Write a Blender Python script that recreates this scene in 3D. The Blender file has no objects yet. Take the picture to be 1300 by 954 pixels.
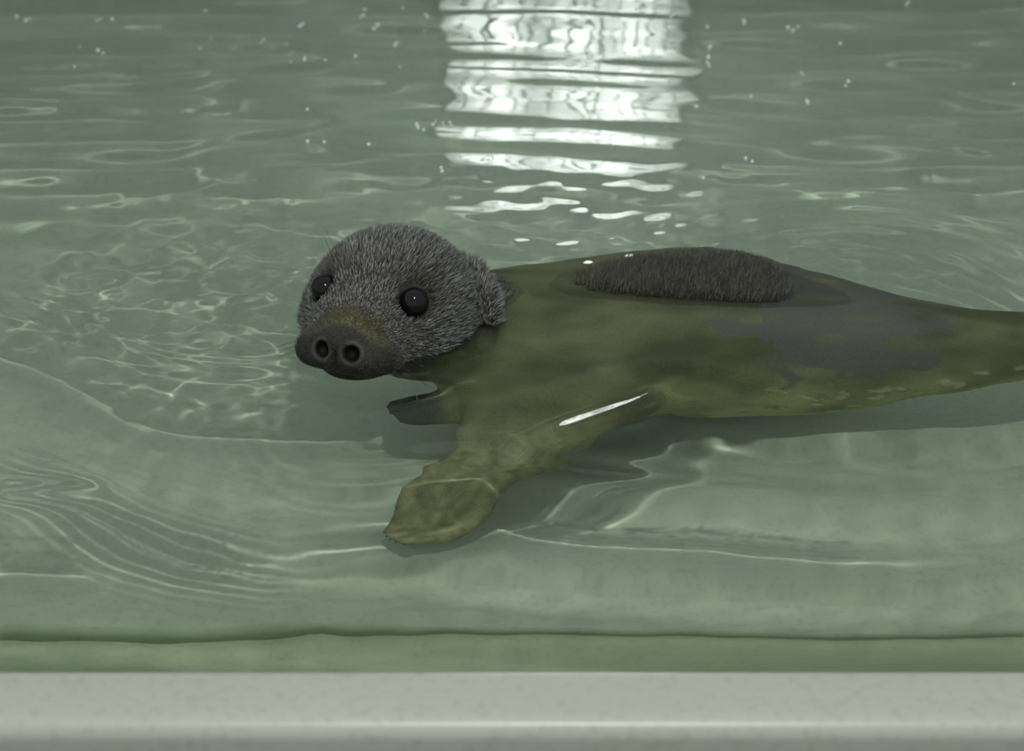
import bpy, bmesh, math, random
import numpy as np
from mathutils import Vector, Matrix

rng = np.random.default_rng(7)
random.seed(7)
S = bpy.context.scene
COL = S.collection

# ------------------------------------------------------------------ camera
F_PX, CX, CY = 2932.0, 650.0, 477.0
PITCH = math.radians(30)
CAM = np.array([0.0, -2.0 * math.cos(PITCH), 2.0 * math.sin(PITCH)])
cam = bpy.data.cameras.new('camera')
cam.sensor_fit = 'HORIZONTAL'; cam.sensor_width = 36.0
cam.lens = F_PX / 1300.0 * 36.0
cam.clip_start = 0.05; cam.clip_end = 100
cam_o = bpy.data.objects.new('camera', cam); COL.objects.link(cam_o)
cam_o.location = CAM
cam_o.rotation_euler = (math.radians(90) - PITCH, 0, 0)
S.camera = cam_o
cam.dof.use_dof = True
cam.dof.focus_distance = 2.0
cam.dof.aperture_fstop = 5.6

# ------------------------------------------------------------------ light
S.view_settings.view_transform = 'Standard'
S.view_settings.look = 'None'
S.view_settings.gamma = 1.0
S.view_settings.use_curve_mapping = False
S.view_settings.exposure = 0.0
w = bpy.data.worlds.new('world'); S.world = w
w.use_nodes = True
bg = w.node_tree.nodes['Background']
bg.inputs[0].default_value = (0.90, 0.96, 1.0, 1)
bg.inputs[1].default_value = 0.74
SUN_DIR = np.array([-0.05, 0.62, -1.0]); SUN_DIR /= np.linalg.norm(SUN_DIR)   # the hall lamp's light travels this way
lamp = bpy.data.lights.new('hall_lamp', 'SPOT')
lamp.energy = 126; lamp.shadow_soft_size = 0.025; lamp.color = (1, 0.99, 0.96)
lamp.spot_size = math.radians(56); lamp.spot_blend = 1.0
lamp.cycles.is_caustics_light = True
lamp_o = bpy.data.objects.new('hall_lamp', lamp); COL.objects.link(lamp_o)
lamp_o.location = tuple(-SUN_DIR * 3.0 + np.array([0, 0.1, 0]))
lamp_o.rotation_euler = (Vector((0.02, -0.15, 0)) - lamp_o.location).to_track_quat('-Z', 'Y').to_euler()
S.cycles.caustics_refractive = True
S.cycles.caustics_reflective = False
S.cycles.max_bounces = 12
S.cycles.transmission_bounces = 12
S.cycles.sample_clamp_indirect = 3.0

FLOOR_Z = -0.30
BACK_Y = 1.18
SIDE_X = 1.15
FRONT_Y = -0.445

# ------------------------------------------------------------------ helpers
def ray(px, py):
    fw = np.array([0, math.cos(PITCH), -math.sin(PITCH)]); rt = np.array([1.0, 0, 0]); up = np.cross(rt, fw)
    d = fw * F_PX + rt * (px - CX) - up * (py - CY)
    return d / np.linalg.norm(d)

def at(px, py, z=0.0):
    """point at height z along a line of sight, bent at the water surface when z is below it"""
    d = ray(px, py)
    if z >= 0:
        return CAM + d * ((z - CAM[2]) / d[2])
    s = CAM + d * (-CAM[2] / d[2])
    n = 1 / 1.333; c = -d[2]
    r = n * d + np.array([0, 0, n * c - math.sqrt(1 - n * n * (1 - c * c))])
    return s + r * (z / r[2])

def mat(name):
    m = bpy.data.materials.new(name); m.use_nodes = True
    nt = m.node_tree
    return m, nt, nt.nodes['Principled BSDF'], nt.nodes['Material Output']

def node(nt, typ, **kw):
    n = nt.nodes.new(typ)
    for k, v in kw.items():
        if k in n.inputs.keys(): n.inputs[k].default_value = v
        else: setattr(n, k, v)
    return n

def ramp(nt, src, stops):
    r = nt.nodes.new('ShaderNodeValToRGB')
    e = r.color_ramp.elements
    while len(e) < len(stops): e.new(0.5)
    for el, (p, c) in zip(e, stops):
        el.position = p; el.color = (*c, 1)
    nt.links.new(src, r.inputs[0])
    return r.outputs[0]

def mesh_obj(name, verts, faces, m=None, parent=None, smooth=True):
    me = bpy.data.meshes.new(name)
    verts = np.asarray(verts, np.float32); 
    if isinstance(faces, np.ndarray):
        k = faces.shape[1]
        me.vertices.add(len(verts)); me.vertices.foreach_set('co', verts.ravel())
        me.loops.add(faces.size); me.loops.foreach_set('vertex_index', faces.astype(np.int32).ravel())
        me.polygons.add(len(faces))
        me.polygons.foreach_set('loop_start', np.arange(0, faces.size, k, dtype=np.int32))
        me.update(calc_edges=True)
    else:
        me.from_pydata(verts.tolist(), [], faces)
    me.validate()
    if smooth: me.polygons.foreach_set('use_smooth', np.ones(len(me.polygons), bool))
    if m: me.materials.append(m)
    o = bpy.data.objects.new(name, me); COL.objects.link(o)
    if parent is not None: o.parent = parent
    return o

def bm_obj(name, bm, m=None, parent=None, smooth=False):
    me = bpy.data.meshes.new(name); bm.to_mesh(me); bm.free()
    if smooth:
        for p in me.polygons: p.use_smooth = True
    if m: me.materials.append(m)
    o = bpy.data.objects.new(name, me); COL.objects.link(o)
    if parent is not None: o.parent = parent
    return o

def box(bm, x0, x1, y0, y1, z0, z1, bevel=0.0):
    r = bmesh.ops.create_cube(bm, size=1)
    for v in r['verts']:
        v.co = Vector(((x0 + x1) / 2 + v.co.x * (x1 - x0), (y0 + y1) / 2 + v.co.y * (y1 - y0), (z0 + z1) / 2 + v.co.z * (z1 - z0)))
    if bevel:
        es = list({e for v in r['verts'] for e in v.link_edges})
        bmesh.ops.bevel(bm, geom=es, offset=bevel, segments=3, affect='EDGES', profile=0.5)

def tag(o, label=None, cat=None, group=None, kind=None):
    if label: o['label'] = label
    if cat: o['category'] = cat
    if group: o['group'] = group
    if kind: o['kind'] = kind
    return o

def under(o):
    o.cycles.is_caustics_receiver = True
    return o

# ------------------------------------------------------------------ materials
def paint_mat(name, col, mottle_col, mottle_amt, rough=0.55, scale=1.0):
    m, nt, b, out = mat(name)
    tc = node(nt, 'ShaderNodeTexCoord')
    n1 = node(nt, 'ShaderNodeTexNoise', Scale=2.2 * scale, Detail=5.0, Roughness=0.6)
    n2 = node(nt, 'ShaderNodeTexNoise', Scale=140.0 * scale, Detail=3.0)
    nt.links.new(tc.outputs['Object'], n1.inputs['Vector']); nt.links.new(tc.outputs['Object'], n2.inputs['Vector'])
    c1 = ramp(nt, n1.outputs[0], [(0.3, col), (0.72, tuple(col[i] * (1 - mottle_amt) + mottle_col[i] * mottle_amt for i in range(3)))])
    mx = node(nt, 'ShaderNodeMixRGB', blend_type='MULTIPLY'); mx.inputs[0].default_value = 1.0
    c2 = ramp(nt, n2.outputs[0], [(0.28, (0.88, 0.88, 0.86)), (0.5, (1, 1, 1))])
    nt.links.new(c1, mx.inputs[1]); nt.links.new(c2, mx.inputs[2])
    nt.links.new(mx.outputs[0], b.inputs['Base Color'])
    b.inputs['Roughness'].default_value = rough
    return m

M_FLOOR = paint_mat('pool_floor_paint', (0.45, 0.52, 0.45), (0.41, 0.49, 0.39), 0.8)
M_SLOPE = paint_mat('near_slope_paint', (0.42, 0.49, 0.36), (0.37, 0.45, 0.30), 0.8)  # a little darker and greener than the floor paint
M_RIM = paint_mat('rim_gelcoat', (0.40, 0.40, 0.34), (0.36, 0.37, 0.29), 0.7, rough=0.35)
M_WALL = paint_mat('grey_wall_paint', (0.36, 0.39, 0.37), (0.31, 0.35, 0.32), 0.7, rough=0.4)
M_HALL = paint_mat('dark_wet_concrete', (0.06, 0.06, 0.058), (0.04, 0.042, 0.04), 0.8, rough=0.45)

def water_mat():
    m, nt, b, out = mat('pool_water')
    g = node(nt, 'ShaderNodeBsdfGlass', IOR=1.333, Roughness=0.0)
    g.inputs[0].default_value = (0.945, 0.98, 0.90, 1)   # faint green of the water
    nt.links.new(g.outputs[0], out.inputs['Surface'])
    nt.nodes.remove(b)
    return m
M_WATER = water_mat()

# ------------------------------------------------------------------ setting
# pool floor with a filleted slope up to the near rim
def profile_sheet(name, prof, x0, x1, m, thick=0.02, nx=40):
    """a sheet swept along x from a (y, z) profile, given a thickness below"""
    xs = np.linspace(x0, x1, nx)
    p = np.array(prof); n = len(p)
    t = np.gradient(p, axis=0); t /= np.linalg.norm(t, axis=1)[:, None]
    nrm = np.stack([-t[:, 1], t[:, 0]], 1)
    q = p - nrm * thick
    ring = np.concatenate([p, q[::-1]])
    V = np.array([(x, a, b) for x in xs for a, b in ring]); k = len(ring)
    Fc = [(i * k + j, i * k + (j + 1) % k, (i + 1) * k + (j + 1) % k, (i + 1) * k + j) for i in range(nx - 1) for j in range(k)]
    Fc.append(tuple(range(k - 1, -1, -1))); Fc.append(tuple((nx - 1) * k + j for j in range(k)))
    o = mesh_obj(name, V, Fc, m, smooth=False)
    bm = bmesh.new(); bm.from_mesh(o.data); bmesh.ops.recalc_face_normals(bm, faces=bm.faces); bm.to_mesh(o.data); bm.free()
    o.data.polygons.foreach_set('use_smooth', np.array([len(f.vertices) == 4 for f in o.data.polygons]))
    return o

fl = [(-0.158, FLOOR_Z), (0.3, FLOOR_Z)]
for i in range(0, 13):
    a = i / 12 * math.radians(84)
    fl.append((BACK_Y - 0.16 + 0.16 * math.sin(a), FLOOR_Z + 0.16 * (1 - math.cos(a))))
tag(under(profile_sheet('floor', fl[::-1], -SIDE_X, SIDE_X, M_FLOOR)), 'pale green painted pool floor seen through the water', kind='structure')
JY = -0.150                      # where the floor starts to rise to the near side
sl = [(JY, FLOOR_Z)]
for i in range(1, 13):
    a = i / 12 * math.radians(45)
    sl.append((JY - 0.10 * math.sin(a), FLOOR_Z + 0.10 * (1 - math.cos(a))))
y0, z0 = sl[-1]
sl.append((FRONT_Y + 0.012, 0.0)); sl.append((FRONT_Y, 0.018))
tag(under(profile_sheet('wall_front', sl[::-1], -SIDE_X, SIDE_X, M_SLOPE)), 'darker green sloping near side of the pool', kind='structure')
# near rim: a rolled gelcoat lip
rim = []
for i in range(9):
    a = math.radians(180 - i * 20 + -90)
    rim.append((FRONT_Y - 0.012 + 0.012 * math.cos(math.radians(10 * i)), 0.014 + 0.010 * math.sin(math.radians(10 * i))))
yo = FRONT_Y - 0.052
for i in range(10):
    a = math.radians(90 + i * 10)
    rim.append((yo + 0.014 * math.cos(a), 0.010 + 0.014 * math.sin(a)))
rim.append((yo - 0.014, -0.449))
tag(profile_sheet('trim_1', rim, -SIDE_X, SIDE_X, M_RIM, thick=-0.006), 'pale grey rolled rim along the near edge of the pool', kind='structure')
bm = bmesh.new(); box(bm, -4, 4, -4, FRONT_Y - 0.30, -0.50, -0.45)
tag(bm_obj('floor', bm, M_HALL), 'dark damp concrete floor in front of the pool', kind='structure')
bm = bmesh.new(); box(bm, -4, 4, FRONT_Y - 0.30, BACK_Y + 0.06, -0.50, -0.45)
tag(bm_obj('floor', bm, M_HALL), 'dark damp concrete floor under and beside the pool', kind='structure')

bm = bmesh.new(); box(bm, -SIDE_X - 0.04, -SIDE_X, FRONT_Y - 0.05, BACK_Y, -0.449, 0.02)
tag(under(bm_obj('wall_left', bm, M_FLOOR)), kind='structure')
bm = bmesh.new(); box(bm, SIDE_X, SIDE_X + 0.04, FRONT_Y - 0.05, BACK_Y, -0.449, 0.02)
tag(under(bm_obj('wall_right', bm, M_FLOOR)), kind='structure')
# back wall with a lit window whose sill sits just over the water
WX0, WX1, WZ0, WZ1 = -0.10, 0.25, 0.075, 0.37
bm = bmesh.new()
T = BACK_Y + 0.06
box(bm, -4, WX0, BACK_Y, T, -0.449, 1.3)
box(bm, WX1, 4, BACK_Y, T, -0.449, 1.3)
box(bm, WX0, WX1, BACK_Y, T, -0.449, WZ0)
box(bm, WX0, WX1, BACK_Y, T, WZ1, 1.3)
tag(under(bm_obj('wall_back', bm, M_WALL)), 'dark grey wall rising from the far edge of the pool', kind='structure')

# the lit window: frame, frosted wet pane, streaks and drops of water on it
win = bpy.data.objects.new('window_1', None); COL.objects.link(win); win.location = ((WX0 + WX1) / 2, BACK_Y, WZ0)
tag(win, 'bright frosted window low in the back wall, streaked with water', kind='structure')
def child_world(o, p):
    o.matrix_parent_inverse = Matrix.Translation(-p.location); return o
m_fr = paint_mat('window_frame_paint', (0.10, 0.10, 0.10), (0.08, 0.08, 0.08), 0.5)
bm = bmesh.new(); fwid = 0.012
for a in ((WX0, WX0 + fwid, WZ0, WZ1), (WX1 - fwid, WX1, WZ0, WZ1), (WX0 + fwid, WX1 - fwid, WZ0, WZ0 + fwid), (WX0 + fwid, WX1 - fwid, WZ1 - fwid, WZ1)):
    box(bm, a[0], a[1], BACK_Y - 0.004, BACK_Y + 0.05, a[2], a[3], 0.001)
child_world(bm_obj('window_frame', bm, m_fr, win), win)
def pane_mat():
    m, nt, b, out = mat('lit_frosted_glass')
    tc = node(nt, 'ShaderNodeTexCoord'); n = node(nt, 'ShaderNodeTexNoise', Scale=14.0, Detail=4.0)
    nt.links.new(tc.outputs['Object'], n.inputs['Vector'])
    c = ramp(nt, n.outputs[0], [(0.34, (0.25, 0.27, 0.28)), (0.62, (0.95, 0.98, 1.0))])
    # daylight comes through unevenly: brightest in the middle of the fogged pane
    gr = node(nt, 'ShaderNodeTexGradient', gradient_type='SPHERICAL')
    mp = node(nt, 'ShaderNodeMapping'); cx_, cz_ = (WX0 + WX1) / 2, (WZ0 + WZ1) / 2
    mp.inputs['Location'].default_value = (-cx_ / 0.185, 0, -cz_ / 0.26 + 0.1); mp.inputs['Scale'].default_value = (1 / 0.185, 0, 1 / 0.26)
    nt.links.new(tc.outputs['Object'], mp.inputs[0]); nt.links.new(mp.outputs[0], gr.inputs[0])
    g2 = ramp(nt, gr.outputs[1], [(0.02, (0.04, 0.04, 0.04)), (0.45, (1, 1, 1))])
    mx = node(nt, 'ShaderNodeMixRGB', blend_type='MULTIPLY'); mx.inputs[0].default_value = 1
    nt.links.new(c, mx.inputs[1]); nt.links.new(g2, mx.inputs[2])
    nt.links.new(mx.outputs[0], b.inputs['Emission Color']); b.inputs['Emission Strength'].default_value = 13.0
    b.inputs['Base Color'].default_value = (0.6, 0.62, 0.62, 1); b.inputs['Roughness'].default_value = 0.3
    return m
bm = bmesh.new(); box(bm, WX0 + fwid, WX1 - fwid, BACK_Y + 0.012, BACK_Y + 0.018, WZ0 + fwid, WZ1 - fwid)
child_world(bm_obj('pane', bm, pane_mat(), win), win)
def wet_mat(name, col):
    m, nt, b, out = mat(name)
    tc = node(nt, 'ShaderNodeTexCoord'); n = node(nt, 'ShaderNodeTexNoise', Scale=60.0)
    nt.links.new(tc.outputs['Object'], n.inputs['Vector'])
    c = ramp(nt, n.outputs[0], [(0.3, tuple(0.8 * k for k in col)), (0.7, col)])
    nt.links.new(c, b.inputs['Base Color']); b.inputs['Roughness'].default_value = 0.14; b.inputs['IOR'].default_value = 1.333
    return m
M_STREAK = wet_mat('wet_streak', (0.05, 0.055, 0.055)); M_DROP = wet_mat('water_drop', (0.45, 0.47, 0.47))
rr = np.random.default_rng(21)
for i in range(13):
    x = WX0 + 0.02 + (WX1 - WX0 - 0.04) * (i + rr.uniform(0.15, 0.85)) / 13
    z1 = WZ1 - fwid - rr.uniform(0, 0.08); z0_ = rr.uniform(WZ0 + fwid, 0.12)
    k = 16; zz = np.linspace(z1, z0_, k); ph = rr.uniform(0, 6); rad = rr.uniform(0.0018, 0.0036)
    xx = x + 0.0035 * np.sin(zz * 60 + ph) + 0.002 * np.sin(zz * 150 + 2 * ph)
    VV, FF = [], []
    for j in range(k):
        r_ = rad * (0.55 + 0.45 * j / (k - 1)) * (1.0 if j < k - 1 else 0.3)
        for q in range(6):
            an = q * math.pi / 3
            VV.append((xx[j] + r_ * math.cos(an), BACK_Y + 0.0105 + 0.5 * r_ * math.sin(an), zz[j]))
        if j: FF += [((j - 1) * 6 + q, (j - 1) * 6 + (q + 1) % 6, j * 6 + (q + 1) % 6, j * 6 + q) for q in range(6)]
    child_world(mesh_obj('rivulet', VV, FF, M_STREAK, win), win)
wb = bpy.data.objects['wall_back']
VV, FF = [], []
for i in range(230):
    on = rr.random() < 0.35
    x = rr.uniform(WX0 + 0.015, WX1 - 0.015) if on else rr.uniform(-0.66, 0.66)
    z = rr.uniform(WZ0 + 0.015, WZ1 - 0.02) if on else rr.uniform(0.01, 0.40)
    inside = WX0 < x < WX1 and WZ0 < z < WZ1
    for j in range(1 if rr.random() < 0.6 else 3):
        r_ = rr.uniform(0.0013, 0.0026); zz = z - j * 0.008; xx_ = x + 0.0015 * j * rr.uniform(-1, 1)
        yb = BACK_Y + 0.0115 if inside else BACK_Y - 0.0002
        b0 = len(VV)
        for (pr, py) in ((1.0, 0.0), (0.85, 0.45), (0.45, 0.75)):
            for q in range(8): VV.append((xx_ + r_ * pr * math.cos(q * math.pi / 4), yb - r_ * py, zz + 1.25 * r_ * pr * math.sin(q * math.pi / 4)))
        VV.append((xx_, yb - r_ * 0.85, zz))
        for lv in (0, 1): FF += [(b0 + lv * 8 + q, b0 + lv * 8 + (q + 1) % 8, b0 + lv * 8 + 8 + (q + 1) % 8, b0 + lv * 8 + 8 + q) for q in range(8)]
        FF += [(b0 + 16 + q, b0 + 16 + (q + 1) % 8, b0 + 24) for q in range(8)]
tag(mesh_obj('droplets', VV, FF, M_DROP, wb), kind='stuff')

# ------------------------------------------------------------------ water
def poly_dist(X, Y, pts):
    """distance of each grid point to a polyline and the parameter along it (0..1)"""
    P = np.array(pts)[:, :2]
    seg = np.linalg.norm(np.diff(P, axis=0), axis=1); L = np.concatenate([[0], np.cumsum(seg)])
    best = np.full(X.shape, 1e9); tt = np.zeros(X.shape)
    for i in range(len(P) - 1):
        d = P[i + 1] - P[i]; l2 = d @ d
        t = np.clip(((X - P[i, 0]) * d[0] + (Y - P[i, 1]) * d[1]) / l2, 0, 1)
        r = np.hypot(X - P[i, 0] - t * d[0], Y - P[i, 1] - t * d[1])
        k = r < best
        best[k] = r[k]; tt[k] = (L[i] + t[k] * seg[i]) / L[-1]
    return best, tt

def spline(pts, n=40):
    P = np.array(pts, float); k = len(P)
    P = np.vstack([2 * P[0] - P[1], P, 2 * P[-1] - P[-2]])
    out = []
    for u in np.linspace(0, k - 1 - 1e-6, n):
        i = int(u); t = u - i; a, b, c, d = P[i:i + 4]
        out.append(0.5 * ((2 * b) + (-a + c) * t + (2 * a - 5 * b + 4 * c - d) * t ** 2 + (-a + 3 * b - 3 * c + d) * t ** 3))
    return np.array(out)

# where refracted sun light that reaches the floor at a point has crossed the surface
LAMP = np.array(lamp_o.location)
def sun_entry(Fpt):
    n = 1 / 1.333; e = np.array([Fpt[0], Fpt[1], 0.0])
    for _ in range(6):
        d = e - LAMP; d /= np.linalg.norm(d); c = -d[2]
        r = n * d + np.array([0, 0, n * c - math.sqrt(1 - n * n * (1 - c * c))])
        e = Fpt - r * (Fpt[2] / r[2])
    return e

def smooth01(t): 
    t = np.clip(t, 0, 1); return t * t * (3 - 2 * t)

def fade_box(t, a=0.15):
    return smooth01(t / a) * smooth01((1 - t) / a)

def noise2(X, Y, scale, seed, octaves=3):
    """sum of random plane waves: smooth, isotropic relief of about the given wavelength"""
    r = np.random.default_rng(seed); out = np.zeros(X.shape)
    for i in range(14):
        a = r.uniform(0, 2 * math.pi); k = 2 * math.pi / (scale * r.uniform(0.7, 1.6)); ph = r.uniform(0, 2 * math.pi)
        out += np.sin(k * (X * math.cos(a) + Y * math.sin(a)) + ph) / k * (2 * math.pi / scale) ** 0 * (1 / scale) * scale
    return out / math.sqrt(14) * (2 * math.pi / scale)   # unit-ish amplitude

BOW = [(-60, 440), (0, 466), (60, 488), (110, 518), (165, 545), (230, 560), (330, 567), (450, 570), (580, 556), (660, 540)]

def height(X, Y):
    H = np.zeros(X.shape)
    # rings spreading from the animal, long and low; the far ones meet their echoes off the back wall
    c = at(640, 430)
    wob = 0.02 * np.sin(3.1 * X + 1.3) + 0.015 * np.sin(7.3 * X - 2.2 * Y)
    R = np.hypot((X - c[0]) * 0.8, Y - c[1]) + wob
    far = smooth01((Y - 0.18) / 0.35)
    H += far * 0.00105 * np.sin(2 * math.pi * R / 0.085 + 0.6) * (0.75 + 0.25 * np.sin(5 * X + 2 * Y))
    H += far * 0.0007 * np.sin(2 * math.pi * (Y + 0.03 * np.sin(4 * X)) / 0.061 + 1.0)
    H += far * 0.00045 * noise2(X * 0.6, Y, 0.10, 12)
    near = smooth01((0.05 - Y) / 0.2)
    H += near * (0.0007 + 0.0003 * np.sin(6 * X + 1)) * np.sin(2 * math.pi * (Y + 0.018 * np.sin(5.2 * X + 0.4) + 0.02 * np.sin(2.3 * X)) / 0.105 + 0.5)
    H += 0.0004 * noise2(X, Y, 0.16, 3)
    H += 0.00006 * noise2(X, Y, 0.035, 4)
    # choppy small cells to the left of the head, kept inside the bow wave
    bow = np.array([sun_entry(at(px, py, FLOOR_Z)) for px, py in BOW])
    inside = smooth01((Y - np.interp(X, bow[:, 0], bow[:, 1]) - 0.012) / 0.035)
    calm = smooth01((np.hypot((X - at(560, 600)[0]) / 0.13, (Y - at(560, 600)[1]) / 0.12) - 0.8) / 0.5)   # quiet over the flipper
    a = sun_entry(at(250, 445, FLOOR_Z))
    e = np.hypot((X - a[0]) / 0.23, (Y - a[1] - 0.03) / 0.22)
    H += 0.00042 * noise2(X, Y, 0.044, 5) * smooth01((1.15 - e) / 0.5) * inside * calm
    H += 0.00010 * noise2(X, Y, 0.022, 6) * smooth01((1.1 - e) / 0.5) * inside * calm
    # small chop behind the animal
    b = at(760, 285)
    e = np.hypot((X - b[0]) / 0.42, (Y - b[1]) / 0.17)
    H += 0.00022 * noise2(X * 0.6, Y, 0.026, 8) * smooth01((1.2 - e) / 0.6)
    # rings round the hind end
    b = at(1085, 365); R = np.hypot((X - b[0]) * 0.8, Y - b[1])
    H += 0.00030 * np.sin(2 * math.pi * R / 0.024) * np.exp(-((R - 0.13) / 0.07) ** 2) * smooth01((Y - b[1] + 0.02) / 0.05)
    # bow wave: the crest whose light draws the long curved line on the floor
    def crest(pix, amp, sig, shift=True, fade=0.32):
        nonlocal H
        pts = spline([sun_entry(at(px, py, FLOOR_Z)) if shift else at(px, py) for px, py in pix])
        d, t = poly_dist(X, Y, pts)
        H += amp * np.exp(-(d / sig) ** 2) * fade_box(t, fade)
    crest(BOW, 0.0029, 0.0155, fade=0.12)
    crest([(60, 450), (90, 440), (160, 430)], 0.0026, 0.0150)
    crest([(330, 690), (480, 672), (600, 668), (660, 690), (760, 706), (900, 712), (1080, 728), (1300, 716)], 0.0021, 0.0150)
    crest([(-40, 735), (60, 734), (140, 736)], 0.0017, 0.0137)
    crest([(560, 665), (640, 620), (730, 585), (830, 560), (920, 575), (1020, 590)], 0.0021, 0.0163)
    crest([(150, 275), (250, 245), (350, 228), (440, 210), (520, 208)], 0.0020, 0.0150)
    crest([(60, 158), (180, 140), (290, 112), (390, 98)], 0.0017, 0.0175)
    crest([(120, 172), (220, 158), (330, 138), (430, 124)], 0.0017, 0.0175)
    crest([(990, 150), (1100, 158), (1200, 176), (1300, 196)], 0.0017, 0.0163)
    crest([(1010, 240), (1150, 242), (1230, 254), (1280, 285)], 0.0021, 0.0150)
    # capillary lines running ahead of the bow wave
    pts = spline([at(*p) for p in [(-60, 500), (60, 530), (150, 575), (260, 612), (400, 628), (520, 600), (640, 560)]])
    d, t = poly_dist(X, Y, pts)
    H += 0.00015 * np.sin(2 * math.pi * d / 0.0125) * np.exp(-(d / 0.035) ** 2) * fade_box(t, 0.25) * smooth01((0.72 - t) / 0.25)
    # the shoulder pushes a steep fold of water forward
    pts = spline([at(*p) for p in [(300, 610), (430, 600), (560, 595), (660, 570), (750, 535), (830, 505), (868, 475), (862, 450)]])
    d, t = poly_dist(X, Y, pts)
    H += (0.0016 * np.exp(-(d / 0.010) ** 2) - 0.0010 * np.exp(-((d - 0.02) / 0.010) ** 2)) * fade_box(t, 0.2) * (0.25 + 0.75 * smooth01((t - 0.45) / 0.3))
    H += 0.00003 * np.sin(2 * math.pi * d / 0.0125) * np.exp(-(d / 0.026) ** 2) * fade_box(t, 0.2)
    # water heaped over the shoulder and washing off the back
    b = at(760, 395); e = np.hypot((X - b[0]) / 0.115, (Y - b[1]) / 0.085)
    H += 0.0015 * smooth01((1.15 - e) / 1.15)
    gx = smooth01((X - at(860, 400)[0]) / 0.05) * smooth01((at(1150, 400)[0] - X) / 0.06)
    yc = 0.060 - 0.22 * (X - 0.19)
    H += 0.004 * gx * np.where(Y < yc, smooth01((Y - yc + 0.11) / 0.11), 1 - smooth01((Y - yc) / 0.085))
    # ripples tight round the head
    b = at(470, 455); R = np.hypot(X - b[0], Y - b[1])
    H += 0.00003 * np.sin(2 * math.pi * R / 0.017) * np.exp(-((R - 0.085) / 0.04) ** 2)
    return H

step = 0.0028
xs = np.concatenate([np.linspace(-SIDE_X - 0.001, -0.70, 30)[:-1], np.arange(-0.70, 0.70, step), np.linspace(0.70, SIDE_X + 0.001, 30)])
ys = np.arange(FRONT_Y + 0.011, BACK_Y + 0.0001, step); ys = np.append(ys[:-1], BACK_Y + 0.001)
X, Y = np.meshgrid(xs, ys)
H = height(X, Y)
ny, nx = X.shape
V = np.stack([X, Y, H], -1).reshape(-1, 3)
idx = np.arange(nx * ny).reshape(ny, nx)
Q = np.stack([idx[:-1, :-1], idx[:-1, 1:], idx[1:, 1:], idx[1:, :-1]], -1).reshape(-1, 4)
# close the body of water: sides go down to just inside the floor
edge = np.concatenate([idx[0, :], idx[1:, -1], idx[-1, -2::-1], idx[-2:0:-1, 0]])
lowv = V[edge].copy(); slp = np.array(sl[:-2] + [(FRONT_Y + 0.012, -0.008)])[::-1]
lowv[:, 2] = np.interp(lowv[:, 1], slp[:, 0], slp[:, 1]) - 0.004
n0 = len(V); ne = len(edge)
V = np.vstack([V, lowv])
k = np.arange(ne); k2 = (k + 1) % ne
sidef = np.stack([edge[k2], edge[k], n0 + k, n0 + k2], -1)
right = [nx - 1 + i for i in range(ny)]                              # low corners along the right and left sides, front to back
left = [0] + [ne - i for i in range(1, ny)]
left[-1] = nx + ny - 1 + nx - 2
botf = np.array([(n0 + left[i], n0 + left[i + 1], n0 + right[i + 1], n0 + right[i]) for i in range(ny - 1)])
water = mesh_obj('water', V, np.vstack([Q, sidef, botf]), M_WATER)
me = water.data
sm = np.ones(len(me.polygons), bool); sm[len(Q):] = False
me.polygons.foreach_set('use_smooth', sm)
water.cycles.is_caustics_caster = True
tag(water, 'clear green rippling water filling the pool around the seal', 'water', kind='stuff')

# ------------------------------------------------------------------ the seal
def ell(P, c, r):
    q = P - np.asarray(c, np.float32); r = np.asarray(r, np.float32)
    a = q / r; k0 = np.sqrt((a * a).sum(-1)) + 1e-9
    b = a / r; k1 = np.sqrt((b * b).sum(-1)) + 1e-9
    return k0 * (k0 - 1) / k1

def smin(a, b, k):
    h = np.clip(0.5 + 0.5 * (b - a) / k, 0, 1)
    return b * (1 - h) + a * h - k * h * (1 - h)

def smax(a, b, k):
    return -smin(-a, -b, k)

YAW, NOD, ROLL = math.radians(21.5), math.radians(14), math.radians(2)
HC = np.array([-0.1085, 0.112, 0.006])
hf = np.array([-math.sin(YAW) * math.cos(NOD), -math.cos(YAW) * math.cos(NOD), math.sin(NOD)])
hs = np.array([math.cos(YAW), -math.sin(YAW), 0.0])
hu = np.cross(hs, hf); hu *= np.sign(hu[2])
hs, hu = hs * math.cos(ROLL) + hu * math.sin(ROLL), hu * math.cos(ROLL) - hs * math.sin(ROLL)
HB = np.stack([hs, hf, hu], 1)                      # columns: side, forward, up
def to_head(P): return (P - HC.astype(np.float32)) @ HB.astype(np.float32)
def from_head(q): return HC + HB @ np.asarray(q, float)

EYE = [(-0.0420, 0.0545, 0.0235), (0.0420, 0.0545, 0.0235)]

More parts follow.
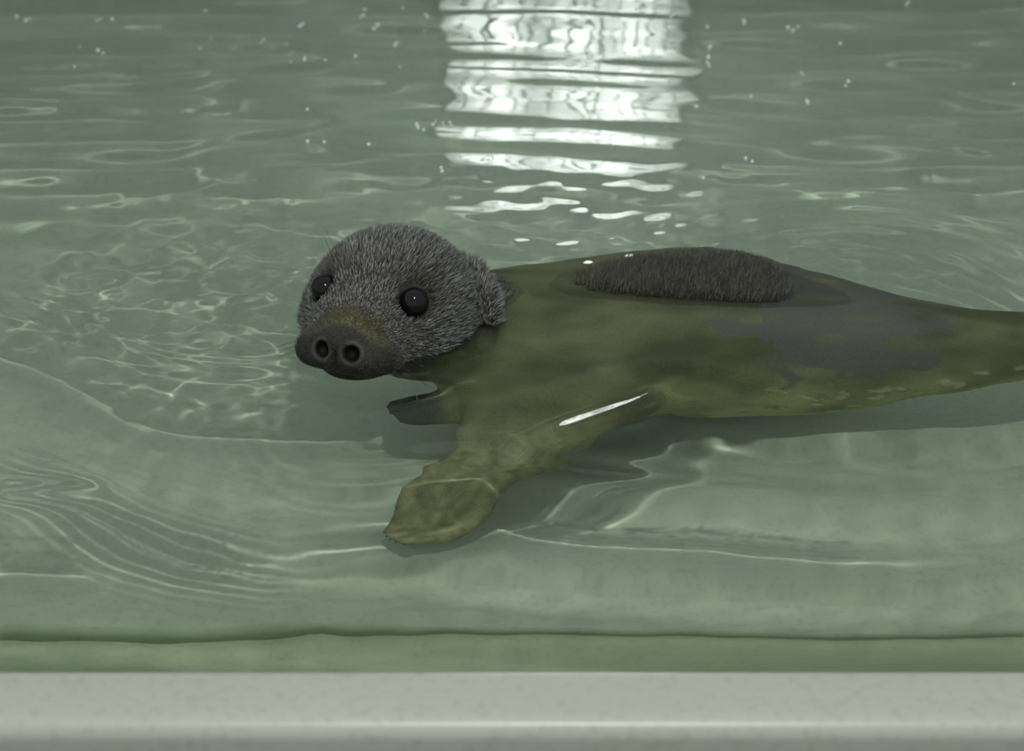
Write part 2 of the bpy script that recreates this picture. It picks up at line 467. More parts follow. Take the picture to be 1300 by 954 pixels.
def sdf_head(P):
    q = to_head(P)
    qa = np.stack([np.abs(q[:, 0]), q[:, 1], q[:, 2]], 1)
    d = ell(q, (0, -0.004, 0.002), (0.0715, 0.076, 0.067))
    d = smin(d, ell(qa, (0.026, 0.016, -0.026), (0.046, 0.055, 0.045)), 0.03)      # jowls
    d = smin(d, ell(q, (0, 0.062, -0.004), (0.040, 0.044, 0.033)), 0.028)          # bridge
    d = smin(d, ell(q, (0, 0.086, -0.020), (0.045, 0.032, 0.020)), 0.014)          # muzzle
    d = smin(d, ell(qa, (0.023, 0.096, -0.020), (0.0235, 0.021, 0.0155)), 0.010)    # whisker pads
    d = smin(d, ell(q, (0, 0.108, -0.011), (0.024, 0.015, 0.0165)), 0.008)         # nose
    d = smin(d, ell(q, (0, 0.072, -0.040), (0.032, 0.034, 0.016)), 0.012)          # chin
    d = smax(d, -ell(qa, (0.0450, 0.0605, 0.0235), (0.0140, 0.0135, 0.0140)), 0.003)   # eye socket
    d = smax(d, -ell(qa, (0.0140, 0.1225, -0.0125), (0.0076, 0.012, 0.0078)), 0.003)   # nostril
    d = smax(d, -ell(q, (0, 0.125, -0.022), (0.0016, 0.008, 0.012)), 0.004)            # groove under the nose
    return d

ST = np.array([  # x, y, z, radius along the trunk
    (-0.075, 0.118, -0.045, 0.060), (-0.045, 0.142, -0.078, 0.083), (-0.0073, 0.1647, -0.1108, 0.1018), (0.0511, 0.1711, -0.1145, 0.1121),
    (0.1097, 0.18, -0.1165, 0.1195), (0.1684, 0.1842, -0.1160, 0.1227), (0.2196, 0.1792, -0.1125, 0.1187), (0.2628, 0.1646, -0.1080, 0.1073),
    (0.3127, 0.1453, -0.0960, 0.0902), (0.3623, 0.1265, -0.0827, 0.0707), (0.3979, 0.1218, -0.0823, 0.0623), (0.434, 0.1178, -0.0785, 0.0535),
    (0.4708, 0.1201, -0.0776, 0.0476), (0.56, 0.125, -0.078, 0.034), (0.62, 0.128, -0.078, 0.024), (0.65, 0.13, -0.078, 0.014)])
STD = spline(ST, 220)

def sdf_trunk(P):
    x = np.clip(P[:, 0], STD[0, 0], STD[-1, 0])
    y0 = np.interp(x, STD[:, 0], STD[:, 1]); z0 = np.interp(x, STD[:, 0], STD[:, 2]); R = np.interp(x, STD[:, 0], STD[:, 3])
    ex = (P[:, 0] - x)
    return np.sqrt((P[:, 1] - y0) ** 2 + (P[:, 2] - z0) ** 2 + ex ** 2) - R

def capsule(P, a, b, ra, rb):
    a = np.asarray(a, np.float32); b = np.asarray(b, np.float32)
    ab = b - a; t = np.clip(((P - a) @ ab) / (ab @ ab), 0, 1)
    return np.linalg.norm(P - a - t[:, None] * ab, axis=1) - (ra + (rb - ra) * t)

class Paddle:
    """flat limb given by the lines of its two edges and its half thickness"""
    def __init__(self, left, right, thick, n=14, ridges=0):
        L, R = spline(left, n), spline(right, n)
        self.C = (L + R) / 2; W = (R - L) / 2
        self.A = np.linalg.norm(W, axis=1); self.W = W / self.A[:, None]
        self.B = np.interp(np.linspace(0, 1, n), np.linspace(0, 1, len(thick)), thick)
        self.ridges = ridges; self.n = n
    def __call__(self, P):
        best = np.full(len(P), 9.0, np.float32); u = np.zeros(len(P))
        for i in range(self.n - 1):
            p0 = self.C[i]; ab = self.C[i + 1] - p0
            t = np.clip(((P - p0) @ ab) / (ab @ ab), 0, 1)
            q = np.linalg.norm(P - p0 - t[:, None] * ab, axis=1); k = q < best
            best[k] = q[k]; u[k] = i + t[k]
        out = best.copy()                                          # far from the limb the centre line distance will do
        near = best < self.A.max() * 1.3 + 0.02
        if not near.any(): return out
        P, u = P[near], u[near]
        i = np.clip(u.astype(int), 0, self.n - 2); t = (u - i)[:, None]
        tan = np.gradient(self.C, axis=0); tan /= np.linalg.norm(tan, axis=1)[:, None]
        L = lambda arr: arr[i] * (1 - t) + arr[i + 1] * t
        c, tg, w = L(self.C), L(tan), L(self.W)
        tg /= np.linalg.norm(tg, axis=1)[:, None]
        w = w - tg * (w * tg).sum(1)[:, None]; sc = np.linalg.norm(w, axis=1); w /= sc[:, None]
        a = L(self.A[:, None])[:, 0] * np.maximum(sc, 0.95); b = L(self.B[:, None])[:, 0]
        r = P - c; x = (r * w).sum(1); e = (r * tg).sum(1); rest = r - x[:, None] * w - e[:, None] * tg
        y = np.sqrt((rest * rest).sum(1)); ec = a * 0.45 + 0.002
        e = np.where((u < 1e-4) | (u > self.n - 1 - 1e-4), e, 0)
        if self.ridges:
            b = b * (1 + 0.30 * smooth01((u / (self.n - 1) - 0.45) / 0.3) * np.cos(x / a * math.pi * self.ridges * 0.5))
        k0 = np.sqrt((x / a) ** 2 + (y / b) ** 2 + (e / ec) ** 2) + 1e-9
        k1 = np.sqrt((x / a ** 2) ** 2 + (y / b ** 2) ** 2 + (e / ec ** 2) ** 2) + 1e-9
        out[near] = k0 * (k0 - 1) / k1
        return out

near_L = [at(610, 455, -0.07), at(585, 520, -0.11), at(556, 590, -0.15), at(512, 630, -0.18), at(485, 656, -0.205), at(479, 676, -0.220)]
near_R = [at(850, 495, -0.12), at(765, 548, -0.14), at(672, 600, -0.17), at(634, 628, -0.19), at(600, 666, -0.21), at(538, 690, -0.225)]
near_flipper = Paddle(near_L, near_R, [0.055, 0.034, 0.022, 0.014, 0.010, 0.007], 24, ridges=5)
far_flipper = Paddle([at(610, 480, -0.11), at(560, 496, -0.13), at(520, 502, -0.145), at(497, 510, -0.155)],
                     [at(600, 546, -0.15), at(565, 543, -0.155), at(530, 541, -0.16), at(510, 530, -0.165)], [0.03, 0.016, 0.011, 0.007], 10, ridges=5)
hind = [Paddle([(0.60, 0.10 + s * 0.02, -0.065), (0.68, 0.09 + s * 0.05, -0.055), (0.76, 0.07 + s * 0.09, -0.05)],
               [(0.60, 0.15 + s * 0.02, -0.09), (0.68, 0.165 + s * 0.05, -0.095), (0.76, 0.18 + s * 0.09, -0.10)], [0.022, 0.012, 0.006], 8, ridges=5) for s in (-1, 1)]
FOLD_C = np.array([-0.0555, 0.1365, -0.0315]); FOLD_N = np.array([0.80, 0.46, -0.38]); FOLD_N /= np.linalg.norm(FOLD_N)

def sdf(P):
    P = np.asarray(P, np.float32)
    d = sdf_trunk(P)
    d = smin(d, capsule(P, from_head((0, -0.02, -0.012)), (-0.030, 0.150, -0.084), 0.060, 0.078), 0.03)
    d = smin(d, near_flipper(P), 0.03)
    d = smin(d, far_flipper(P), 0.02)
    for h in hind: d = smin(d, h(P), 0.015)
    # the roll of skin behind the head
    q = P - FOLD_C.astype(np.float32); ax = q @ FOLD_N.astype(np.float32); rad = np.linalg.norm(q - ax[:, None] * FOLD_N.astype(np.float32), axis=1)
    d = smin(d, np.sqrt((rad - 0.0610) ** 2 + ax ** 2) - 0.0070, 0.010)
    return smin(d, sdf_head(P), 0.010)

def surface_nets(f, lo, hi, h):
    n = np.ceil((np.array(hi) - lo) / h).astype(int) + 1
    ax = [np.float32(lo[i]) + np.float32(h) * np.arange(n[i], dtype=np.float32) for i in range(3)]
    K = 5
    cax = [a[::K] for a in ax]
    G = np.stack(np.meshgrid(*cax, indexing='ij'), -1).reshape(-1, 3)
    cv = f(G).reshape([len(c) for c in cax])
    big = np.repeat(np.repeat(np.repeat(cv, K, 0), K, 1), K, 2)[:n[0], :n[1], :n[2]].copy()
    sel = np.abs(big) < h * K * 1.8
    ii = np.nonzero(sel)
    big[sel] = f(np.stack([ax[k][ii[k]] for k in range(3)], 1))
    D = big; neg = D < 0
    c = np.zeros(np.array(D.shape) - 1, np.int8)
    for dx in (0, 1):
        for dy in (0, 1):
            for dz in (0, 1):
                c += neg[dx:D.shape[0] - 1 + dx, dy:D.shape[1] - 1 + dy, dz:D.shape[2] - 1 + dz]
    act = (c > 0) & (c < 8)
    ai = np.stack(np.nonzero(act), 1)
    vid = np.full(act.shape, -1, np.int64); vid[act] = np.arange(len(ai))
    acc = np.zeros((len(ai), 3)); cnt = np.zeros(len(ai))
    cor = [(a, b, e) for a in (0, 1) for b in (0, 1) for e in (0, 1)]
    for i, p in enumerate(cor):
        for q in cor[i + 1:]:
            if sum(abs(p[k] - q[k]) for k in range(3)) != 1: continue
            A = D[ai[:, 0] + p[0], ai[:, 1] + p[1], ai[:, 2] + p[2]]; B = D[ai[:, 0] + q[0], ai[:, 1] + q[1], ai[:, 2] + q[2]]
            m = (A < 0) != (B < 0); t = np.where(m, A / np.where(A == B, 1, A - B), 0)
            pt = np.array(p) + t[:, None] * (np.array(q) - np.array(p))
            acc[m] += pt[m]; cnt[m] += 1
    V = (ai + acc / cnt[:, None]) * h + np.array([a[0] for a in ax])
    Fs = []
    for k in range(3):
        a, b = (k + 1) % 3, (k + 2) % 3
        s0 = [slice(1, -1)] * 3; s1 = [slice(1, -1)] * 3
        s0[k] = slice(0, D.shape[k] - 1); s1[k] = slice(1, D.shape[k])
        A, B = neg[tuple(s0)], neg[tuple(s1)]
        e = np.stack(np.nonzero(A != B), 1)
        flip = A[tuple(e.T)]
        off = np.array([1, 1, 1]); off[k] = 0
        e = e + off
        def cell(da, db):
            c2 = e.copy(); c2[:, a] -= da; c2[:, b] -= db
            return vid[c2[:, 0], c2[:, 1], c2[:, 2]]
        q = np.stack([cell(1, 1), cell(0, 1), cell(0, 0), cell(1, 0)], 1)
        q[~flip] = q[~flip][:, ::-1]
        Fs.append(q)
    return V, np.vstack(Fs)

def grad(P, e=4e-4):
    g = np.stack([f_(P + d_) - f_(P - d_) for f_, d_ in ((sdf, np.eye(3)[k] * e) for k in range(3))], 1) / (2 * e)
    return g

SV, SF = surface_nets(sdf, (-0.24, -0.16, -0.27), (0.80, 0.33, 0.125), 0.0025)
for _ in range(2):
    g = grad(SV); d = sdf(SV)
    SV = SV - g * np.clip(d / np.maximum((g * g).sum(1), 0.2), -0.002, 0.002)[:, None]
SN = grad(SV); SN /= np.linalg.norm(SN, axis=1)[:, None]
SV[:, 2] = np.maximum(SV[:, 2], FLOOR_Z + 0.004)
print('seal verts', len(SV))

# coat colours by place on the body (its own markings, plus a painted water sheen)
SQ = to_head(SV)
def vnoise(P, scale, seed, n=26):
    r = np.random.default_rng(seed); out = np.zeros(len(P))
    for i in range(n):
        k = r.normal(size=3); k *= 2 * math.pi / (scale * r.uniform(0.6, 1.5)) / np.linalg.norm(k)
        out += np.sin(P @ k + r.uniform(0, 6.28))
    return out / math.sqrt(n / 2)
def mixc(A, B, t): return A * (1 - t[:, None]) + B * t[:, None]
def coat(P, Q, N):
    c0 = np.array([0.235, 0.238, 0.125]); belly = np.array([0.48, 0.49, 0.25]); fleck = np.array([0.58, 0.57, 0.36]); dark = np.array([0.10, 0.095, 0.055])
    C = np.tile(c0, (len(P), 1))
    x = np.clip(P[:, 0], STD[0, 0], STD[-1, 0]); z0 = np.interp(x, STD[:, 0], STD[:, 2]); R = np.interp(x, STD[:, 0], STD[:, 3])
    v = (P[:, 2] - z0) / R
    S2 = P * np.array([0.55, 1, 1])
    C = C * (1 - 0.42 * smooth01((v + 0.1) / 0.8))[:, None]      # darker along the back
    n1 = vnoise(S2, 0.030, 1); n2 = vnoise(S2, 0.014, 2); n3 = vnoise(S2, 0.08, 3)
    C = C * (1 + 0.22 * np.clip(n3 + 0.6 * n1, -1.5, 1.5))[:, None]
    bel = smooth01((0.15 - v + 0.25 * n3) / 0.9) * smooth01((P[:, 0] - 0.10) / 0.1)
    C = mixc(C, belly, 0.75 * bel)
    spots = smooth01((n1 * 0.8 + n2 * 0.5 - 0.35) / 0.5)
    C = mixc(C, dark, spots * 0.75 * bel)
    fl = smooth01((n2 * 0.8 + n1 * 0.5 - 0.7) / 0.4) * smooth01((P[:, 0] - 0.18) / 0.1) * smooth01((0.45 - v) / 0.5)
    C = mixc(C, fleck, fl * 0.8)
    C = mixc(C, np.array([0.285, 0.285, 0.165]), 0.8 * smooth01((0.03 - P[:, 1]) / 0.06) * smooth01((0.12 - P[:, 0]) / 0.05))   # fore flipper
    fl_ = smooth01((0.03 - P[:, 1]) / 0.06) * smooth01((0.12 - P[:, 0]) / 0.05)
    C = C * (1 + fl_ * 0.20 * np.clip(vnoise(P, 0.016, 11) * 0.8, -1.4, 1.2))[:, None]      # mottled flipper
    C = mixc(C, np.array([0.085, 0.105, 0.090]), smooth01((0.005 - far_flipper(P)) / 0.004) * smooth01((-0.055 - P[:, 0]) / 0.02))   # far flipper darker and greener than the trunk
    # grey reflection off the water over back and flank, painted into the coat
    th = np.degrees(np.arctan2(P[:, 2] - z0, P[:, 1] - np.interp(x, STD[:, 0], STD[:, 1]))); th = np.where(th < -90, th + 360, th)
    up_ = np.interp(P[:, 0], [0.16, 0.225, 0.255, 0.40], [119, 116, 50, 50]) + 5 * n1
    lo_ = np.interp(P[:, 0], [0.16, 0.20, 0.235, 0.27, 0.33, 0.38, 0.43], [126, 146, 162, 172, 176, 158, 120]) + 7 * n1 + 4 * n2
    sheen = smooth01((th - up_) / 8) * smooth01((lo_ - th) / 10) * smooth01((P[:, 0] - 0.155) / 0.02) * smooth01((0.43 - P[:, 0] + 0.02 * n1) / 0.06)
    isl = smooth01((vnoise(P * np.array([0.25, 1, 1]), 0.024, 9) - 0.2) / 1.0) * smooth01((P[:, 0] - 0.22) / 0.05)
    C = mixc(C, np.array([0.125, 0.115, 0.122]), 0.85 * sheen * (1 - 0.8 * isl))
    # head: dark muzzle, olive brow and muzzle top, grey face
    head = smooth01((Q[:, 1] + 0.055) / 0.03) * smooth01((0.14 - np.linalg.norm(Q, axis=1)) / 0.02) * np.maximum(smooth01((P[:, 2] + 0.030) / 0.03), smooth01((Q[:, 1] - 0.03) / 0.03))
    face = np.array([0.060, 0.056, 0.050])
    C = mixc(C, face, head)
    muz = smooth01((Q[:, 1] - 0.086) / 0.02) * head
    C = mixc(C, np.array([0.026, 0.024, 0.021]), muz)
    top = np.exp(-((Q[:, 1] - 0.098) / 0.009) ** 2) * smooth01((Q[:, 2] + 0.012) / 0.012) * head
    C = mixc(C, np.array([0.130, 0.122, 0.056]), top * 0.95)
    for e in EYE:
        r_ = np.linalg.norm(Q - (np.array(e) + np.array([0, -0.004, 0.012])), axis=1)
        C = mixc(C, np.array([0.080, 0.076, 0.038]), 0.45 * np.exp(-(r_ / 0.020) ** 2) * head)
        r_ = np.linalg.norm(Q - np.array(e), axis=1)
        C = mixc(C, np.array([0.02, 0.018, 0.016]), 0.9 * smooth01((0.0200 - r_) / 0.005))
    for s_ in (-1, 1):
        r_ = np.linalg.norm((Q - np.array([s_ * 0.014, 0.116, -0.0125])) / np.array([1, 1.6, 1.1]), axis=1)
        C = mixc(C, np.array([0.006, 0.005, 0.005]), smooth01((0.0082 - r_) / 0.002))
        C = mixc(C, np.array([0.13, 0.12, 0.11]), 0.3 * np.exp(-((r_ - 0.0092) / 0.0012) ** 2) * smooth01((Q[:, 1] - 0.10) / 0.01))
    return C
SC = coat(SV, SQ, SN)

def coat_mat():
    m, nt, b, out = mat('wet_seal_coat')
    a = node(nt, 'ShaderNodeVertexColor', layer_name='coat')
    tc = node(nt, 'ShaderNodeTexCoord')
    n = node(nt, 'ShaderNodeTexNoise', Scale=560.0, Detail=3.0)
    mp = node(nt, 'ShaderNodeMapping'); mp.inputs['Scale'].default_value = (0.7, 1, 1); mp.inputs['Rotation'].default_value = (0.63, 0.47, 0.35)
    nt.links.new(tc.outputs['Object'], mp.inputs[0]); nt.links.new(mp.outputs[0], n.inputs['Vector'])
    c2 = ramp(nt, n.outputs[0], [(0.35, (0.90, 0.90, 0.90)), (0.65, (1.10, 1.10, 1.10))])
    mx = node(nt, 'ShaderNodeMixRGB', blend_type='MULTIPLY'); mx.inputs[0].default_value = 1
    nt.links.new(a.outputs[0], mx.inputs[1]); nt.links.new(c2, mx.inputs[2])
    nt.links.new(mx.outputs[0], b.inputs['Base Color'])
    b.inputs['Roughness'].default_value = 0.5; b.inputs['Specular IOR Level'].default_value = 0.12
    bp = node(nt, 'ShaderNodeBump', Strength=0.2, Distance=0.002)
    nt.links.new(n.outputs[0], bp.inputs['Height']); nt.links.new(bp.outputs[0], b.inputs['Normal'])
    return m
M_COAT = coat_mat()

seal = bpy.data.objects.new('seal', None); COL.objects.link(seal)
seal.empty_display_size = 0.1
seal.location = (0.15, 0.17, -0.235)
tag(seal, 'dark grey seal pup swimming with its furry head and back above the water', 'seal')
ROOT = np.array(seal.location)
def under_seal(o):
    o.matrix_parent_inverse = Matrix.Translation(-Vector(ROOT)); return o
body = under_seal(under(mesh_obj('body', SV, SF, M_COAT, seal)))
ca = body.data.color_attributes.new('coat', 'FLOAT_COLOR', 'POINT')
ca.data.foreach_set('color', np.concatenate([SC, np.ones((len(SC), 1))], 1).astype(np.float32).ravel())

# eyes
def eye_mat():
    m, nt, b, out = mat('dark_seal_eye')
    tc = node(nt, 'ShaderNodeTexCoord')
    g = node(nt, 'ShaderNodeTexNoise', Scale=30.0)
    nt.links.new(tc.outputs['Object'], g.inputs['Vector'])
    c = ramp(nt, g.outputs[0], [(0.3, (0.003, 0.003, 0.003)), (0.7, (0.009, 0.008, 0.008))])
    nt.links.new(c, b.inputs['Base Color']); b.inputs['Roughness'].default_value = 0.10; b.inputs['IOR'].default_value = 1.30
    return m
M_EYE = eye_mat()
for e in EYE:
    bm = bmesh.new(); bmesh.ops.create_uvsphere(bm, u_segments=32, v_segments=20, radius=0.0130)
    p = from_head(np.array(e) + np.array([math.copysign(-0.0012, e[0]), -0.0018, 0]))
    bmesh.ops.translate(bm, verts=bm.verts, vec=Vector(p))
    under_seal(bm_obj('eye', bm, M_EYE, seal, smooth=True))

# fur that stands clear of the water
def strands(pts, nrm, dirs, length, rad, cb, ct, bend):
    n = len(pts)
    t = dirs / np.linalg.norm(dirs, axis=1)[:, None]
    a = np.cross(t, nrm + rng.normal(0, 0.2, (n, 3))); a /= np.linalg.norm(a, axis=1)[:, None]; b = np.cross(t, a)
    verts = np.zeros((n, 7, 3)); cols = np.zeros((n, 7, 4)); cols[..., 3] = 1
    mid = pts + t * (length * 0.5)[:, None]
    tip = pts + t * length[:, None] + bend * (length * 0.35)[:, None]
    for k in range(3):
        w_ = a * math.cos(k * 2.0944) + b * math.sin(k * 2.0944)
        verts[:, k] = pts - nrm * 0.0006 + w_ * rad[:, None]
        verts[:, 3 + k] = mid + bend * (length * 0.1)[:, None] + w_ * rad[:, None] * 0.75
    verts[:, 6] = tip
    cols[:, 0:3, :3] = cb[:, None]; cols[:, 3:6, :3] = (cb * 0.6 + ct * 0.4)[:, None]; cols[:, 6, :3] = ct
    tri = []
    for k in range(3):
        k2 = (k + 1) % 3
        tri += [(k, k2, 3 + k2), (k, 3 + k2, 3 + k), (3 + k, 3 + k2, 6)]
    Fc = (np.array(tri)[None] + (np.arange(n) * 7)[:, None, None]).reshape(-1, 3)
    return verts.reshape(-1, 3), Fc, cols.reshape(-1, 4)

def scatter(mask_w, density):
    """random points on the body surface; mask_w is a per-vertex chance"""
    tri = np.vstack([SF[:, [0, 1, 2]], SF[:, [0, 2, 3]]])
    wgt = mask_w[tri].mean(1); keep = wgt > 0.01; tri = tri[keep]; wgt = wgt[keep]
    A = 0.5 * np.linalg.norm(np.cross(SV[tri[:, 1]] - SV[tri[:, 0]], SV[tri[:, 2]] - SV[tri[:, 0]]), axis=1) * wgt
    n = int(A.sum() * density)
    pick = rng.choice(len(tri), n, p=A / A.sum())
    u = rng.random((n, 2)); sw = u.sum(1) > 1; u[sw] = 1 - u[sw]
    bc = np.stack([1 - u.sum(1), u[:, 0], u[:, 1]], 1)
    T = tri[pick]
    f = lambda arr: (arr[T] * bc[..., None]).sum(1)
    P = f(SV); N = f(SN); N /= np.linalg.norm(N, axis=1)[:, None]
    return P, N, f(SC)

# surface of the water over each vertex of the animal
def water_at(x, y):
    fx = np.clip(np.searchsorted(xs, x) - 1, 0, nx - 2); fy = np.clip(np.searchsorted(ys, y) - 1, 0, ny - 2)
    return H[fy, fx]
clear = SV[:, 2] - water_at(SV[:, 0], SV[:, 1])
Q = SQ
eye_d = np.minimum(*[np.linalg.norm(Q - np.array(e), axis=1) for e in EYE])
headw = (np.linalg.norm(Q, axis=1) < 0.16) & (SV[:, 0] < 0.0)
mask_head = headw * smooth01((clear + 0.004) / 0.006) * smooth01((0.103 - Q[:, 1]) / 0.007) * smooth01((eye_d - 0.0160) / 0.003)
mask_back = (SV[:, 0] > -0.005) * smooth01((clear + 0.003) / 0.002) * smooth01((0.262 - SV[:, 0]) / 0.025)

FURV, FURF, FURC = [], [], []; off = 0
def add_fur(mask, density, flow_fn, lmin, lmax, rad, lift, cfun):
    global off
    P, N, C = scatter(mask, density); n = len(P)
    fl = flow_fn(P, N); fl = fl - N * (fl * N).sum(1)[:, None]; fl /= np.linalg.norm(fl, axis=1)[:, None] + 1e-9
    d = N * lift + fl * (1 - lift) + rng.normal(0, 0.16, (n, 3))
    ln = rng.uniform(lmin, lmax, n) * (1 - 0.6 * smooth01((to_head(P)[:, 1] - 0.035) / 0.05))   # shorter on the face
    cb, ct = cfun(P, C)
    v, f_, c = strands(P, N, d, ln, rad * rng.uniform(0.7, 1.3, n), cb, ct, fl)
    FURV.append(v); FURF.append(f_ + off); FURC.append(c); off += len(v)

def head_flow(P, N): return np.tile(-hf + 0.25 * hu, (len(P), 1)) + 0.3 * (P - HC) / 0.07
def back_flow(P, N): return np.tile(np.array([0.15, 0.5, 0.6]), (len(P), 1))
def head_cols(P, C):
    q = to_head(P); n = len(P)
    g = rng.random(n)
    grey = np.where((g > 0.45)[:, None], np.array([0.40, 0.405, 0.365]) * rng.uniform(0.4, 1.5, n)[:, None], np.array([0.07, 0.069, 0.055]) * rng.uniform(0.5, 1.3, n)[:, None])
    olive = np.array([0.085, 0.078, 0.040])
    k = np.zeros(n)
    for e in EYE:
        r_ = np.linalg.norm(q - (np.array(e) + np.array([0, -0.006, 0.012])), axis=1); k = np.maximum(k, np.exp(-(r_ / 0.023) ** 2))
    k = np.maximum(0.85 * k, smooth01((q[:, 1] - 0.087) / 0.008))
    ct = mixc(grey, olive, 0.85 * k)
    ct = ct * (1 - 0.72 * smooth01((-0.058 - q[:, 1]) / 0.02))[:, None]
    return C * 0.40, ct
def back_cols(P, C):
    n = len(P)
    ct = np.where((rng.random(n) > 0.6)[:, None], np.array([0.115, 0.112, 0.088]), np.array([0.030, 0.029, 0.022])) * rng.uniform(0.6, 1.3, n)[:, None]
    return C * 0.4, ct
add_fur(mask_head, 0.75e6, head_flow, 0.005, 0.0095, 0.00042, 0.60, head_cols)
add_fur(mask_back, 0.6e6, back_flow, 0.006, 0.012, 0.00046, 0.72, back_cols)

# very short dark hair on the muzzle
nd = np.minimum(*[np.linalg.norm((Q - np.array([s_ * 0.014, 0.116, -0.0125])) / np.array([1, 2.0, 1]), axis=1) for s_ in (-1, 1)])
mask_muz = headw * smooth01((Q[:, 1] - 0.090) / 0.01) * smooth01((nd - 0.0105) / 0.004) * smooth01((clear + 0.001) / 0.002)
def muz_cols(P, C):
    n = len(P); g = rng.random(n)
    ct = np.where((g > 0.8)[:, None], np.array([0.20, 0.195, 0.18]), np.array([0.045, 0.043, 0.037])) * 0.6 * rng.uniform(0.5, 1.3, n)[:, None] + 0.65 * C
    return C * 0.8, ct
add_fur(mask_muz, 1.2e6, lambda P, N: head_flow(P, N) + np.array([0, 0, -0.6]), 0.0040, 0.0065, 0.00030, 0.25, muz_cols)

def fur_mat():
    m, nt, b, out = mat('damp_fur')
    a = node(nt, 'ShaderNodeVertexColor', layer_name='coat')
    n = node(nt, 'ShaderNodeTexNoise', Scale=90.0); tc = node(nt, 'ShaderNodeTexCoord')
    nt.links.new(tc.outputs['Object'], n.inputs['Vector'])
    c2 = ramp(nt, n.outputs[0], [(0.35, (0.8, 0.8, 0.8)), (0.65, (1.15, 1.15, 1.15))])
    mx = node(nt, 'ShaderNodeMixRGB', blend_type='MULTIPLY'); mx.inputs[0].default_value = 1
    nt.links.new(a.outputs[0], mx.inputs[1]); nt.links.new(c2, mx.inputs[2]); nt.links.new(mx.outputs[0], b.inputs['Base Color'])
    b.inputs['Roughness'].default_value = 0.5
    return m
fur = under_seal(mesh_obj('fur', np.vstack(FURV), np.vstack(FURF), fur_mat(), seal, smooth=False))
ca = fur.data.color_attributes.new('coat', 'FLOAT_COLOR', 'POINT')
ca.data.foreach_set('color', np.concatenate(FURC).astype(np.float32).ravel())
tag(fur, kind='stuff')
print('fur strands', len(fur.data.vertices) // 7)

# whiskers
M_WHISK = wet_mat('dark_whisker', (0.02, 0.018, 0.016))
def whisker_mesh(L=0.055, n=9):
    VV, FF = [], []
    for j in range(n):
        t = j / (n - 1); r_ = 0.00034 * (1 - 0.8 * t)
        for q in range(4):
            an = q * math.pi / 2
            VV.append((L * t, r_ * math.cos(an), -0.28 * L * t * t + r_ * math.sin(an)))
        if j: FF += [((j - 1) * 4 + q, (j - 1) * 4 + (q + 1) % 4, j * 4 + (q + 1) % 4, j * 4 + q) for q in range(4)]
    return VV, FF
wv, wf = whisker_mesh()
w0 = None
rw = np.random.default_rng(3)
def put_whisker(q, d, scale):
    """one whisker rooted at head point q pointing along head direction d"""
    global w0
    if w0 is None:
        w0 = mesh_obj('whisker', wv, wf, M_WHISK, seal); o = w0
    else:
        o = w0.copy(); COL.objects.link(o)
    x = Vector(HB @ np.array(d)).normalized(); z = Vector((0, 0, 1)); y = z.cross(x).normalized(); z = x.cross(y)
    M = Matrix((x, y, z)).transposed().to_4x4(); M.translation = Vector(from_head(q))
    o.matrix_parent_inverse = Matrix.Translation(-Vector(ROOT)); o.matrix_basis = M @ Matrix.Scale(scale, 4)
for s_ in (-1, 1):
    for row in range(3):
        for k in range(5):
            put_whisker((s_ * (0.034 + 0.0015 * row), 0.099 - 0.0065 * k, -0.013 - 0.0055 * row),
                        (s_ * (0.9 + 0.2 * rw.random()), 0.25 - 0.22 * k + rw.normal(0, 0.08), -0.12 - 0.12 * row + rw.normal(0, 0.06)), rw.uniform(0.5, 1.0))
    for k in range(3):
        put_whisker((s_ * (0.035 + 0.004 * k), 0.040 + 0.004 * k, 0.045 - 0.002 * k), (s_ * 0.25, 0.15 - 0.1 * k, 0.9), 0.75 - 0.1 * k)

# claws at the end of the near fore flipper
M_CLAW = wet_mat('dark_claw', (0.03, 0.026, 0.02))
tipL, tipR = near_L[-1], near_R[-1]; axis_ = (near_L[-1] + near_R[-1]) / 2 - (near_L[-2] + near_R[-2]) / 2; axis_ /= np.linalg.norm(axis_)
for k in range(5):
    kk = -0.8 + 0.4 * k; wv_ = (tipR - tipL) / 2; wv_ = wv_ - axis_ * (wv_ @ axis_)
    p = (tipL + tipR) / 2 + wv_ * kk + axis_ * ((0.45 * np.linalg.norm(wv_) + 0.002) * math.sqrt(1 - kk * kk) - 0.0055) + np.array([0, 0, 0.003])
    bm = bmesh.new()
    rings = []
    for j in range(5):
        t = j / 4; c = Vector(p + axis_ * (0.009 * t) - np.array([0, 0, 0.003 * t * t])); r_ = 0.0022 * (1 - t) + 0.0003
        rings.append([bm.verts.new(c + Vector((math.cos(q * 1.0472) * r_, math.sin(q * 1.0472) * r_ * 0.6, math.sin(q * 1.0472) * r_))) for q in range(6)])
    for j in range(4):
        for q in range(6): bm.faces.new((rings[j][q], rings[j][(q + 1) % 6], rings[j + 1][(q + 1) % 6], rings[j + 1][q]))
    under_seal(under(bm_obj('claw', bm, M_CLAW, seal, smooth=True)))

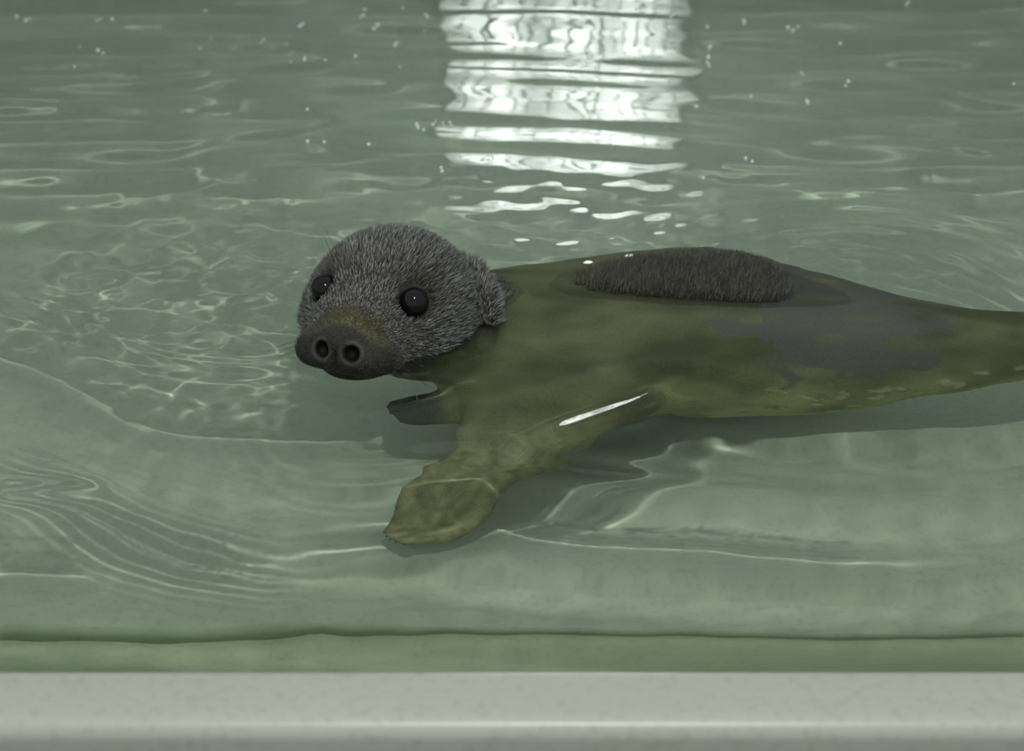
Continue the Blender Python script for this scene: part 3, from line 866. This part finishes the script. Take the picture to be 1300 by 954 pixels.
# specks of dirt on the pool floor
M_DIRT = paint_mat('brown_debris', (0.07, 0.06, 0.035), (0.05, 0.04, 0.025), 0.8)
def speck(px, py, r_, label):
    bm = bmesh.new(); bmesh.ops.create_icosphere(bm, subdivisions=2, radius=r_)
    for v in bm.verts:
        k = 1 + 0.25 * math.sin(v.co.x * 900 + v.co.y * 600) ; v.co = Vector((v.co.x * k * 1.4, v.co.y * k * 0.8, v.co.z * 0.4))
    o = under(bm_obj('debris_flake', bm, M_DIRT, smooth=True)); p = at(px, py, FLOOR_Z)
    o.location = (p[0], p[1], FLOOR_Z + r_ * 0.38); o.rotation_euler.z = 0.4
    tag(o, label, 'debris', 'flakes of dirt on the pool floor')
speck(1197, 638, 0.0030, 'larger dark brown flake of dirt on the pool floor at right, nearer the rim')
speck(1008, 610, 0.0018, 'smaller dark flake of dirt on the pool floor below the seal flank')

# small bubbles floating at the far side, most of them in twos and threes
M_BUB = wet_mat('bubble_film', (0.80, 0.83, 0.82))
spots = [(33, 27), (125, 27), (145, 25), (127, 68), (262, 14), (270, 50), (382, 34), (364, 57), (371, 70), (389, 79), (372, 82), (461, 13), (461, 22), (512, 10),
         (507, 52), (504, 60), (502, 84), (541, 22), (540, 40), (680, 12), (852, 22), (896, 34), (902, 75), (901, 85), (948, 30), (1013, 35), (1004, 39), (1067, 57),
         (1020, 95), (1025, 132), (1077, 110), (1285, 107), (902, 62), (391, 140), (471, 185), (562, 218), (551, 157), (561, 158), (573, 158), (891, 226), (884, 135),
         (950, 205), (1155, 7), (955, 125), (390, 180), (410, 181), (530, 160), (533, 166), (480, 38), (95, 85), (97, 60), (22, 20), (253, 62), (333, 55), (415, 78), (451, 72)]
rb = np.random.default_rng(5)
VV, FF = [], []
for px, py in spots:
    p = at(px, py)
    for j in range(rb.integers(1, 3)):
        r_ = rb.uniform(0.0010, 0.0022); c = p + np.array([rb.normal(0, 0.002), 0.008 * j, 0]); c[2] = water_at(np.array([c[0]]), np.array([c[1]]))[0]
        b0 = len(VV)
        for a in range(5):
            el = -0.35 + a * (math.pi / 2 + 0.35) / 5
            for q in range(8): VV.append((c[0] + r_ * math.cos(el) * math.cos(q * math.pi / 4), c[1] + r_ * math.cos(el) * math.sin(q * math.pi / 4), c[2] + r_ * (0.35 + math.sin(el))))
        VV.append((c[0], c[1], c[2] + r_ * 1.35))
        for a in range(4): FF += [(b0 + a * 8 + q, b0 + a * 8 + (q + 1) % 8, b0 + a * 8 + 8 + (q + 1) % 8, b0 + a * 8 + 8 + q) for q in range(8)]
        FF += [(b0 + 32 + q, b0 + 32 + (q + 1) % 8, b0 + 40) for q in range(8)]
tag(mesh_obj('bubbles', VV, FF, M_BUB), 'tiny white bubbles scattered over the far side of the water', 'bubbles', kind='stuff')
